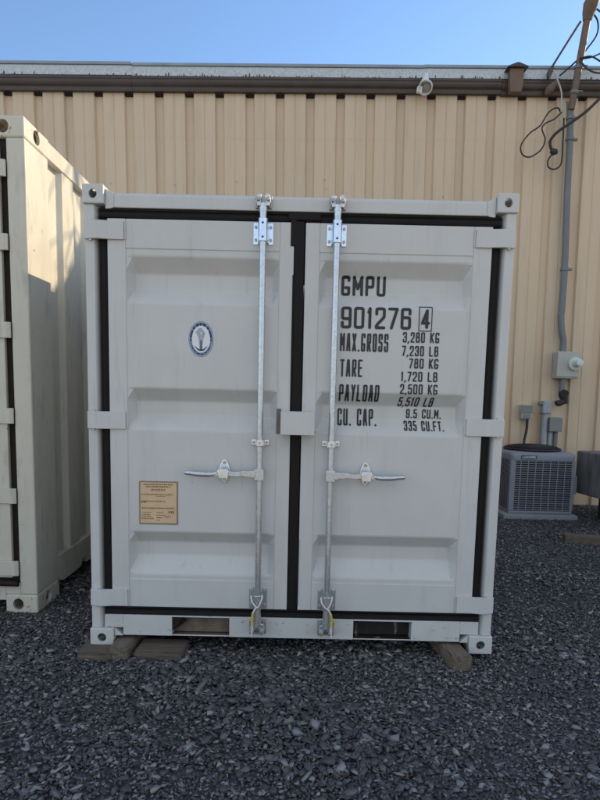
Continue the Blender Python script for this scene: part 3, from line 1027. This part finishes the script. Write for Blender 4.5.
# header and rails
w = MB()
w.prism([(.006, 2.312), (.006, 2.372), (.016, 2.386), (.10, 2.386), (.10, 2.312)], 'x', -.9445, .9445)
w.build('header_rail', m_paint, ct, bevel=.004)
w = MB()
for xa, xb in ((-.924, -.657), (-.342, .338), (.657, .924)):
    w.box(xa, xb, .008, .10, .059, .174)
w.box(-.657, -.342, .008, .10, .166, .174); w.box(.338, .657, .008, .10, .166, .174)
w.box(-.657, -.342, .012, .018, .059, .0655); w.box(.338, .657, .012, .018, .059, .0645)
for sx_ in (-1, 1):
    a, c = sorted((sx_ * 1.025, sx_ * .9245))
    w.box(a, c, .009, .10, .101, .1735)
w.build('bottom_rail', m_sill, ct, bevel=.002)
for xa, xb in ((-.657, -.342), (.338, .657)):
    w = MB()
    dpt = -.36 if xa < 0 else -.345
    w.box(xa - .003, xa - .0005, .102, dpt + .44, .059, .166); w.box(xb + .0005, xb + .003, .102, dpt + .44, .059, .166)
    w.box(xa, xb, dpt + .42, dpt + .425, .067, .166); w.box(xa, xb, .0985, dpt + .42, .1665, .169)
    w.box(xa, xb, .0185, max(.1, dpt + .42), .0560, .0585)
    w.build('fork_pocket', m_pocket if xa < 0 else m_pocketd, ct)
# torn flap and crumpled dirt in the pockets
w = MB()
w.add([(-.652, .016, .163), (-.60, .016, .163), (-.575, .03, .145), (-.60, .035, .12), (-.63, .03, .10), (-.652, .02, .085)], [(0, 1, 2, 3, 4, 5)])
w.build('torn_sealant', m_rubold, ct)
# door gaskets
w = MB()
def lips(h): return [(-h, .030), (-h, .014), (-h * .72, .007), (-h * .42, .015), (h * .30, .016), (h * .66, .006), (h, .013), (h, .030)]
for zc in (2.2850, 1.990e-1):                             # top and bottom seals, two soft lips each
    w.prism([(y_, zc + q_) for q_, y_ in lips(.0245)], 'x', -1.0255, 1.0255)
for sx_ in (-1, 1):
    w.prism([(sx_ * 1.003 + q_, y_) for q_, y_ in lips(.0225)], 'z', .2237, 2.2603)
w.split('door_gasket', m_rub, ct, bevel=.004)
w = MB()
w.box(-.0255, .0235, -.004, .030, .2241, 2.2631)
w.box(-.06, .105, -.003, .014, 2.268, 2.305)              # bulge where the seals meet
w.box(-.047, -.018, -.006, .012, 2.14, 2.27)
w.box(-.034, -.024, -.007, .012, 1.2, 2.0); w.box(.018, .030, -.007, .012, .25, .62)
w.build('centre_gasket', m_rub, ct, bevel=.005)

# doors ----------------------------------------------------------------
DP = .060
BRK = [(.381, 0), (.409, 0), (.500, DP), (.576, DP), (.642, 0), (1.19, 0), (1.265, DP), (1.342, DP), (1.409, 0),
       (1.843, 0), (1.92, DP), (1.998, DP), (2.077, 0), (2.112, 0)]
PY = .005
def panel_y(x, z):
    zs = [p[0] for p in BRK]
    return PY + float(np.interp(z, zs, [p[1] for p in BRK]))
GZ = {1: (2.198, 1.240, .276), -1: (2.198, 1.237, .276)}
doors = {}
for sx_ in (-1, 1):
    dz0, dz1 = .224, 2.2575
    frame = MB()
    xi, xo, pi_, po = .029, .979, .102, .886
    for a, c in ((xi, pi_), (po, xo)):
        lo, hi = sorted((sx_ * a, sx_ * c))
        frame.box(lo, hi, 0, .05, dz0, dz1)
    lo, hi = sorted((sx_ * pi_, sx_ * po))
    frame.box(lo, hi, .0008, .05, 2.112, dz1); frame.box(lo, hi, .0008, .05, dz0, .381)
    door = frame.build('door', m_paint, ct, bevel=.0035)
    doors[sx_] = door
    w = MB()
    XS = [lo, lo + .038, hi - .038, hi]
    for z, dd in BRK:
        for i, x in enumerate(XS): w.v.append((x, PY + (dd if i in (1, 2) else 0), z))
    for r_ in range(len(BRK) - 1):
        for c in range(3):
            w.f.append((r_ * 4 + c, r_ * 4 + c + 1, r_ * 4 + 5 + c, r_ * 4 + 4 + c))
    w.build('corrugated_panel', m_paint, door, bevel=.007, seg=2, fixn=False)
    for hz in GZ[sx_]:                       # strap hinges bent over the gasket
        w = MB()
        q = [(1.094, -.004), (1.094, .004), (1.05, -.004), (.965, -.004), (.893, -.004), (.893, -.013), (.965, -.015), (1.01, -.022), (1.05, -.020), (1.075, -.014)]
        prof_ = [(1.0935, -.0015), (1.0935, -.010), (1.062, -.018), (1.03, -.027), (.995, -.020), (.965, -.013), (.893, -.012), (.893, -.0015)]
        w.prism([(sx_ * a, c) for a, c in prof_], 'z', hz - .045, hz + .045)
        w.cyl((sx_ * 1.062, -.006, hz - .053), (sx_ * 1.062, -.006, hz + .053), .0085, 10)
        w.box(min(sx_ * .8925, sx_ * .884), max(sx_ * .8925, sx_ * .884), -.004, -.0005, hz - .043, hz + .043)
        w.build('hinge', m_paint, door, bevel=.003)
        
# lettering on the right door
LT = [('GMPU', .221, .453, 1.910, 2.012, .0150, 0), ('901276', .221, .583, 1.737, 1.848, .0150, 0),
      ('MAX.GROSS', .219, .470, 1.621, 1.714, .0094, 0), ('3,280 KG', .544, .733, 1.672, 1.726, .0074, 0),
      ('7,230 LB', .542, .731, 1.603, 1.656, .0074, 0), ('TARE', .223, .340, 1.490, 1.580, .0094, 0),
      ('780 KG', .581, .734, 1.540, 1.592, .0074, 0), ('1,720 LB', .542, .733, 1.472, 1.524, .0074, 0),
      ('PAYLOAD', .222, .433, 1.362, 1.451, .0094, 0), ('2,500 KG', .540, .736, 1.407, 1.459, .0074, 0),
      ('5,510 LB', .537, .729, 1.341, 1.391, .0072, .12), ('CU. CAP.', .220, .428, 1.234, 1.324, .0094, 0),
      ('9.5 CU.M.', .587, .774, 1.279, 1.328, .0072, 0), ('335 CU.FT.', .574, .787, 1.214, 1.266, .0072, 0)]
for (s_, xa, xb, za, zb, th, sl) in LT:
    w = text_mesh(s_, xa, xb, za, zb, th, sl, lambda x, z: panel_y(x, z) - .0022)
    w.build('lettering', m_letter, doors[1], fixn=False)
w = text_mesh('4', .634, .681, 1.744, 1.843, .0148, 0, lambda x, z: panel_y(x, z) - .0022)
x0, x1, z0, z1, f_ = .622, .692, 1.730, 1.857, .0045
for (a, b_, c, d_) in ((x0, x1, z0, z0 + f_), (x0, x1, z1 - f_, z1), (x0, x0 + f_, z0 + f_, z1 - f_), (x1 - f_, x1, z0 + f_, z1 - f_)):
    ys = [panel_y(a, z) - .0022 for z in (c, d_)]
    zz = sorted({c, d_} | {p[0] for p in BRK if c < p[0] < d_})
    for i in range(len(zz) - 1):
        w.add([(a, panel_y(a, zz[i]) - .0022, zz[i]), (b_, panel_y(a, zz[i]) - .0022, zz[i]), (b_, panel_y(a, zz[i + 1]) - .0022, zz[i + 1]), (a, panel_y(a, zz[i + 1]) - .0022, zz[i + 1])], [(0, 1, 2, 3)])
w.build('lettering', m_letter, doors[1], fixn=False)

# oval emblem on the left door
def oval(cx_, cz, rx, rz, n_=40): return [(cx_ + rx * math.cos(2 * math.pi * k / n_), cz + rz * math.sin(2 * math.pi * k / n_)) for k in range(n_)]
ox, oz = -.5015, 1.666
w = MB()
w.sheet(oval(ox, oz, .064, .091), PY - .0012)
em_ = w.build('emblem', m_dblue, doors[-1], fixn=False)
w = MB()
w.sheet(oval(ox, oz, .060, .087), PY - .0018)
w.build('emblem_ring', m_dwhite, em_, fixn=False)
w = MB()
def ringseg(a0, a1, r0, r1, y):
    n_ = max(3, int(abs(a1 - a0) / 6))
    for k in range(n_):
        t0, t1 = R(a0 + (a1 - a0) * k / n_), R(a0 + (a1 - a0) * (k + 1) / n_)
        pts = []
        for (t_, rr) in ((t0, r0), (t0, r1), (t1, r1), (t1, r0)):
            pts.append((ox + .060 * rr * math.cos(t_), y, oz + .087 * rr * math.sin(t_)))
        w.add(pts, [(0, 1, 2, 3)])
ringseg(0, 360, .80, .975, PY - .0024)
w.build('emblem_ring', m_dblue, em_, fixn=False)
w = MB()
for a0, a1 in ((62, 78), (84, 98), (103, 119), (127, 139), (146, 176), (180, 188), (40, 53), (4, 34), (-6, 0)):
    ringseg(a0, a1, .79, .955, PY - .0030)
for a0, a1 in ((205, 222), (226, 240), (246, 262), (268, 284), (290, 304), (310, 330)):
    ringseg(a0, a1, .86, .93, PY - .0030)
# anchor flukes and shank foot
w.sheet([(ox - .004, oz - .060), (ox + .004, oz - .060), (ox + .003, oz - .005), (ox - .003, oz - .005)], PY - .0030)
for sg in (-1, 1):
    w.sheet([(ox + sg * .003, oz - .062), (ox + sg * .018, oz - .056), (ox + sg * .036, oz - .034), (ox + sg * .026, oz - .040), (ox + sg * .014, oz - .050), (ox + sg * .003, oz - .052)], PY - .0030 - .0003 * sg)
w.build('emblem_ink', m_navy, em_, fixn=False)
w = MB()
w.sheet([(ox - .008, oz - .05), (ox + .008, oz - .045), (ox + .012, oz + .0), (ox + .022, oz + .03), (ox + .012, oz + .045), (ox + .0, oz + .02), (ox - .012, oz + .05), (ox - .028, oz + .038), (ox - .014, oz + .01)], PY - .0027)
w.sheet(oval(ox - .004, oz + .045, .014, .012, 16), PY - .0025)
w.build('emblem_figure', m_dgrey, em_, fixn=False)

# tan data plate
w = MB()
w.box(-.829, -.622, PY - .003, PY, .683, .917)
pl = w.build('data_plate', m_brassd, doors[-1])
w = MB()
w.box(-.822, -.629, PY - .0042, PY - .0031, .690, .910)
w.build('plate_face', m_brass, pl, bevel=.001)
w = MB()
pr = random.Random(4)
for (z, xa, xb, hgt) in ((.896, -.805, -.645, .007), (.884, -.79, -.66, .007), (.866, -.765, -.69, .009), (.842, -.815, -.65, .006), (.834, -.74, -.69, .004), (.806, -.815, -.69, .006),
                         (.80, -.82, -.79, .006), (.768, -.815, -.64, .007), (.744, -.815, -.765, .004), (.734, -.81, -.77, .004), (.722, -.815, -.76, .005), (.712, -.815, -.75, .006), (.745, -.735, -.70, .006), (.732, -.74, -.69, .004), (.718, -.735, -.705, .005), (.704, -.74, -.72, .004), (.745, -.672, -.64, .012), (.722, -.69, -.66, .006)):
    x = xa
    while x < xb:
        l_ = pr.uniform(.003, .009)
        w.box(x, min(x + l_, xb), PY - .0048, PY - .0043, z, z + hgt)
        x += l_ + pr.uniform(.0015, .005)
w.build('plate_print', m_etch, pl)
for xx in (-.8255, -.6255):
    for zz in (.6865, .9135):
        w = MB()
        w.cyl((xx, PY - .006, zz), (xx, PY - .002, zz), .003, 8)
        w.build('rivet', m_bolt, pl)

# locking rods ---------------------------------------------------------
def bolt(mb, x, y, z, r=.0075, l_=.008): mb.cyl((x, y, z), (x, y - l_, z), r, 6)
for sx_ in (-1, 1):
    X = sx_ * .186
    ry = -.040
    w = MB()
    w.cyl((X, ry, .185), (X, ry, 2.335), .0165, 18)
    rod = w.build('locking_rod', m_zinc, ct, smooth=True)
    # top bearing plate with pressed channel
    w = MB()
    for a, c in ((-.050, -.024), (.024, .050)): w.box(X + a, X + c, -.006, -.0005, 2.142, 2.250)
    w.prism([(X - .026, -.004), (X - .023, -.050), (X - .015, -.060), (X + .015, -.060), (X + .023, -.050), (X + .026, -.004)], 'z', 2.150, 2.262)
    pb = w.build('bearing_plate', m_zincb, rod, bevel=.003)
    w = MB()
    for a in (-.037, .037):
        for z in (2.165, 2.228): bolt(w, X + a, -.006, z)
    w.split('bolt', m_bolt, rod)
    w = MB()
    for z in (2.17, 2.238): w.cyl((X, -.0595, z), (X, -.0612, z), .0055, 8)
    w.split('rivet_hole', m_dark, rod)
    # top cam and its keeper on the header
    w = MB()
    w.tube([(X, ry, 2.255), (X, ry, 2.30), (X, ry, 2.335)], [.0175, .019, .022], 14)
    w.box(X - .03, X + .03, -.058, -.022, 2.318, 2.334)
    for sg in (-1, 1):
        w.prism([(X + sg * .012, 2.330), (X + sg * .034, 2.330), (X + sg * .032, 2.372), (X + sg * .022, 2.385), (X + sg * .010, 2.375)], 'y', -.050, -.012)
    w.build('cam', m_zinc, rod, bevel=.004)
    w = MB()
    w.box(X - .042, X + .042, -.010, .0055, 2.32, 2.378)
    for sg in (-1, 1): w.box(X + sg * .03 - .006, X + sg * .03 + .006, -.05, -.010, 2.336, 2.366)
    for sg in (-1, 1): w.cyl((X + sg * .022, -.05, 2.352), (X + sg * .022, -.062, 2.352), .010, 8)
    w.build('keeper', m_bolt, rod, bevel=.003)
    # middle guide
    w = MB()
    w.box(X - .046, X - .018, -.006, -.0005, 1.122, 1.152); w.box(X + .018, X + .046, -.006, -.0005, 1.122, 1.152)
    w.prism([(X - .024, -.005), (X - .022, -.052), (X - .012, -.060), (X + .012, -.060), (X + .022, -.052), (X + .024, -.005)], 'z', 1.120, 1.154)
    w.build('rod_guide', m_zincb, rod, bevel=.003)
    w = MB()
    for a in (-.034, .034): bolt(w, X + a, -.006, 1.137, .007, .01)
    bolt(w, X, -.0595, 1.137, .006, .004)
    w.split('bolt', m_bolt, rod)
    # handle: flat bar with a grip end
    hz = .973
    w = MB()
    w.box(X - .024, X + .024, -.062, -.020, hz - .032, hz + .028)
    dirx = sx_
    up_ = [(.02, .020), (.09, .017), (.12, .010), (.15, .014), (.215, .014), (.24, .006)]
    lo_ = [(.24, -.014), (.215, -.014), (.15, -.012), (.12, -.014), (.09, -.010), (.02, -.020)]
    w.prism([(X + dirx * a_, hz + c_) for a_, c_ in up_ + lo_], 'y', -.066, -.046)
    w.tube([(X + dirx * .225, -.056, hz - .002), (X + dirx * .26, -.058, hz - .005), (X + dirx * .31, -.062, hz - .004), (X + dirx * .36, -.060, hz + .001), (X + dirx * .386, -.057, hz + .002), (X + dirx * .392, -.056, hz + .002)], [.011, .0145, .0155, .0145, .012, .006], 14)
    w.build('handle', m_zinc, rod, bevel=.003)
    w = MB()
    hx = X + dirx * .187
    pts = []
    for k in range(20):
        a = 2 * math.pi * k / 20
        pts.append((hx + .029 * math.cos(a) * (1 - .25 * abs(math.sin(a))), hz + .008 + .064 * math.sin(a)))
    w.prism(pts, 'y', -.008, -.0005)
    w.box(hx - .016, hx + .016, -.072, -.008, hz - .016, hz - .011)
    w.prism([(hx - .024, hz + .026), (hx + .024, hz + .026), (hx + .030, hz + .012), (hx + .022, hz - .024), (hx - .022, hz - .024), (hx - .030, hz + .012)], 'y', -.076, -.066)
    w.build('handle_retainer', m_zincb, rod, bevel=.003)
    w = MB()
    for z in (hz + .054, hz - .038): bolt(w, hx, -.008, z, .009, .008)
    w.split('bolt', m_bolt, rod)
    # bottom bracket, cam and keeper
    w = MB()
    for a, c in ((-.048, -.024), (.024, .048)): w.box(X + a, X + c, -.007, -.0005, .232, .348)
    w.prism([(X - .028, -.004), (X - .024, -.050), (X - .016, -.060), (X + .016, -.060), (X + .024, -.050), (X + .028, -.004)], 'z', .240, .318)
    w.build('bearing_plate', m_zinc, rod, bevel=.004)
    w = MB()
    for a in (-.036, .036):
        for z in (.25, .33): bolt(w, X + a, -.007, z, .009, .010)
    w.split('bolt', m_bolt, rod)
    w = MB()
    w.tube([(X, ry, .26), (X, ry, .20), (X, ry, .14), (X, ry, .115)], [.018, .021, .024, .015], 12)
    for sg in (-1, 1):
        w.prism([(X + sg * .010, .165), (X + sg * .034, .158), (X + sg * .042, .125), (X + sg * .026, .098), (X + sg * .012, .108)], 'y', -.052, -.014)
    w.build('cam', m_zinc, rod, bevel=.004)
    w = MB()
    w.box(X - .045, X + .045, -.010, .0075, .088, .165)
    for sg in (-1, 1): w.cyl((X + sg * .026, -.03, .118), (X + sg * .026, -.068, .118), .015, 6)
    w.build('keeper', m_bolt, rod, bevel=.003)
    # looped seal tie with its yellow tag
    sd_ = sx_
    w = MB()
    w.tube(smoothpath([(X - .034, -.066, .322), (X - .026, -.076, .290), (X + .002, -.080, .262), (X + .022, -.078, .30), (X + .027, -.070, .328)], 6), .0042, 8)
    w.tube(smoothpath([(X + .0, -.080, .266), (X + sd_ * .02, -.078, .235), (X + sd_ * .027, -.078, .20), (X + sd_ * .024, -.080, .15), (X + sd_ * .028, -.078, .10)], 6), .0045, 8)
    st_ = w.build('seal_tie', m_wire, rod, smooth=True)
    w = MB()
    w.tube([(X + sd_ * .022, -.078, .232), (X + sd_ * .027, -.079, .20), (X + sd_ * .026, -.080, .162)], .0062, 10)
    w.build('seal_tag', m_yel, rod, smooth=True)

# lock box: steel cover across the door gap, open below
w = MB()
t_ = .004
w.box(-.078, .095, -.118, -.114, 1.187, 1.305)
w.box(-.078, .095, -.114, -.001, 1.301, 1.305)
w.box(-.078, -.074, -.114, -.001, 1.187, 1.301); w.box(.091, .095, -.114, -.001, 1.187, 1.301)
lb = w.build('lock_box', m_paint, ct, bevel=.003)
w = MB()
w.box(-.104, -.079, -.006, -.001, 1.185, 1.316)
w.build('lock_tab', m_tab, lb, bevel=.002)
w = MB()
w.cyl((.096, -.035, 1.206), (.108, -.035, 1.206), .008, 8)
w.build('bolt', m_paint, lb)

# body: sides, roof, back, floor
def corr_side(par, name, x, sgn, y0, y1, z0, z1, m, dep, per, inn, slp, start=None):
    pr_ = [(y0, dep)] if start is None else list(start)
    y = pr_[-1][0]
    while y < y1 - per:
        pr_ += [(y + inn, dep), (y + inn + slp, 0), (y + per - slp, 0), (y + per, dep)]
        y += per
    pr_.append((y1, dep))
    w = MB()
    N_ = len(pr_)
    w.add([(x - sgn * dd, yy, z) for z in (z0, z1) for yy, dd in pr_], [(i, i + 1, N_ + i + 1, N_ + i) for i in range(N_ - 1)])
    return w.build(name, m, par, bevel=.006, fixn=False)
for sx_ in (-1, 1):
    corr_side(ct, 'side_panel', sx_ * 1.075, sx_, .12, CL - .10, .16, 2.34, m_paint, .04, .30, .08, .06)
    w = MB()
    a, c = sorted((sx_ * 1.090, sx_ * 1.03))
    w.box(a, c, .13, CL - .13, .06, .16); w.box(a, c, .13, CL - .13, 2.335, 2.40)
    w.split('side_rail', m_paint, ct, bevel=.004)
w = MB()
N_ = 24
for k in range(N_ + 1):
    dd = .018 if (k // 1) % 2 else 0
    y = .10 + (CL - .2) * k / N_
    w.v += [(-1.03, y, 2.372 + dd), (1.03, y, 2.372 + dd)]
w.f = [(2 * k, 2 * k + 1, 2 * k + 3, 2 * k + 2) for k in range(N_)]
w.build('roof', m_paint, ct, fixn=False)
w = MB()
w.box(-1.02, 1.02, CL - .04, CL - .01, .06, 2.39)
w.build('rear_wall', m_paint, ct)
w = MB()
w.box(-1.03, 1.03, .51 if False else .11, CL - .05, .176, .20)
w.build('floor', m_wood, ct)

# ================================================================== TALL CONTAINER AT LEFT
NX, NY = -1.63, .56
NW, NH, NL = 1.22, 3.02, 6.06
nc = empty('shipping_container', 'taller worn cream grey container at the left edge, its side half in sunlight', 'shipping container', (NX - NW, NY, 0))
def big_casting(sx_, top, y0, dirn):
    """casting with a front hole and a side hole, the front edge rounded"""
    xo, xi = sx_ * NW, sx_ * (NW - .205)
    za, zb = (NH - .125, NH) if top else (0, .125)
    a, c = sorted((xo, xi))
    mb = MB()
    ln = .36
    ya, yb = sorted((y0, y0 + dirn * ln))
    mb.box(a, c, ya, yb, za, zb)
    o = mb.build('corner_casting', m_paint_rusty, nc, bevel=.014 if top else .012, seg=3)
    return o
for sx_ in (-1, 1):
    for top in (True, False):
        for (y0, dirn) in ((0, 1), (NL, -1)):
            o = big_casting(sx_, top, y0, dirn)
            xo, xi = sx_ * NW, sx_ * (NW - .205)
            za, zb = (NH - .125, NH) if top else (0, .125)
            hollow(o, min(xo, xi), max(xo, xi), y0, dirn, .30, za, zb, .02, sx_, sx_ * (NW - .125), (za + zb) / 2, .034, .038, .17, .046, top)
for sx_ in (-1, 1):
    w = MB()
    P = [(NW - .0015, .002), (NW - .112, .002), (NW - .112, .07), (NW - .06, .34), (NW - .0015, .34)]
    w.prism([(sx_ * a, c) for a, c in P], 'z', .1255, NH - .1255)
    w.build('corner_post', m_paint_old, nc, bevel=.010, seg=3)
    w = MB()
    a, c = sorted((sx_ * (NW - .0015), sx_ * (NW - .11)))
    w.box(a, c, NL - .30, NL - .002, .1255, NH - .1255)
    w.build('corner_post', m_paint_old, nc, bevel=.01)
    corr_side(nc, 'side_panel', sx_ * (NW - .012), sx_, .34, NL - .30, .28, NH - .115, m_paint_old, .040, .47, .21, .03,
              start=[(.341, .0), (.362, .040)])
    w = MB()
    a, c = sorted((sx_ * (NW - .003), sx_ * (NW - .11)))
    w.box(a, c, .361, NL - .361, NH - .118, NH - .012)
    w.build('top_rail', m_paint_old, nc, bevel=.006)
    w = MB()
    pr_ = [(.341, .285), (NL - .301, .285), (NL - .301, .155), (NL - .341, .155), (NL - .385, .085), (NL - 1.35, .085), (NL - 1.40, .10), (NL - 1.42, .14)]
    pr_ = [(.341, .285), (.341, .135), (.372, .130), (.385, .105), (.45, .085), (.76, .085), (.80, .095), (.82, .14), (.90, .14), (.93, .085), (NL - .40, .085), (NL - .372, .130), (NL - .341, .135), (NL - .341, .285)]
    w.prism(pr_, 'x', sx_ * (NW - .004), sx_ * (NW - .11))
    w.build('bottom_rail', m_paint_old, nc, bevel=.004)
w = MB()
w.box(-NW + .206, NW - .206, .01, .10, NH - .11, NH - .01)
w.build('header_rail', m_paint_old, nc, bevel=.004)
w = MB()
w.box(-NW + .206, NW - .206, .01, .12, .085, .20); w.box(-NW + .113, -NW + .206, .01, .12, .1262, .20); w.box(NW - .206, NW - .113, .01, .12, .1262, .20)
w.build('sill', m_paint_old, nc, bevel=.004)
w = MB()
w.box(-NW + .1125, NW - .1125, .03, .05, .2005, NH - .1262)
w.build('door_gasket', m_rubold, nc)
w = MB()
w.tube([(-NW + .12, -.004, .20), (NW - .12, -.004, .20)], .02, 8)
w.build('gasket_lip', m_rubold, nc, smooth=True)
for sx_ in (-1, 1):
    w = MB()
    lo, hi = sorted((sx_ * .012, sx_ * (NW - .158)))
    w.box(lo, hi, .004, .05, .235, NH - .165)
    dr = w.build('door', m_paint_old, nc, bevel=.004)
    for hz in (.30, .765, 1.265, 1.785, 2.30, 2.72):
        w = MB()
        prf = [(NW - .1125, .0), (NW - .1125, -.012), (NW - .135, -.022), (NW - .16, -.012), (NW - .24, -.010), (NW - .24, .002)]
        w.prism([(sx_ * a, c) for a, c in prf], 'z', hz - .048, hz + .048)
        w.build('hinge', m_paint_old, dr, bevel=.003)
    for rx in (.33, .72):
        w = MB()
        w.cyl((sx_ * rx, -.04, .16), (sx_ * rx, -.04, NH - .07), .017, 14)
        rd = w.build('locking_rod', m_zinc, nc, smooth=True)
        w = MB()
        for z in (.29, .9, 1.5, 2.1, 2.75):
            w.box(sx_ * rx - .045, sx_ * rx + .045, -.058, .003, z - .03, z + .03)
        w.split('rod_guide', m_zinc, rd, bevel=.004)
w = MB()
w.box(-NW + .06, NW - .06, .10, NL - .1, NH - .05, NH - .03)
w.build('roof', m_paint_old, nc)
w = MB()
w.box(-NW + .06, NW - .06, .12, NL - .1, .14, .20)
w.build('floor', m_wood, nc)
w = MB()
w.box(-NW + .11, NW - .11, NL - .06, NL - .02, .12, NH - .05)
w.build('rear_wall', m_paint_old, nc)
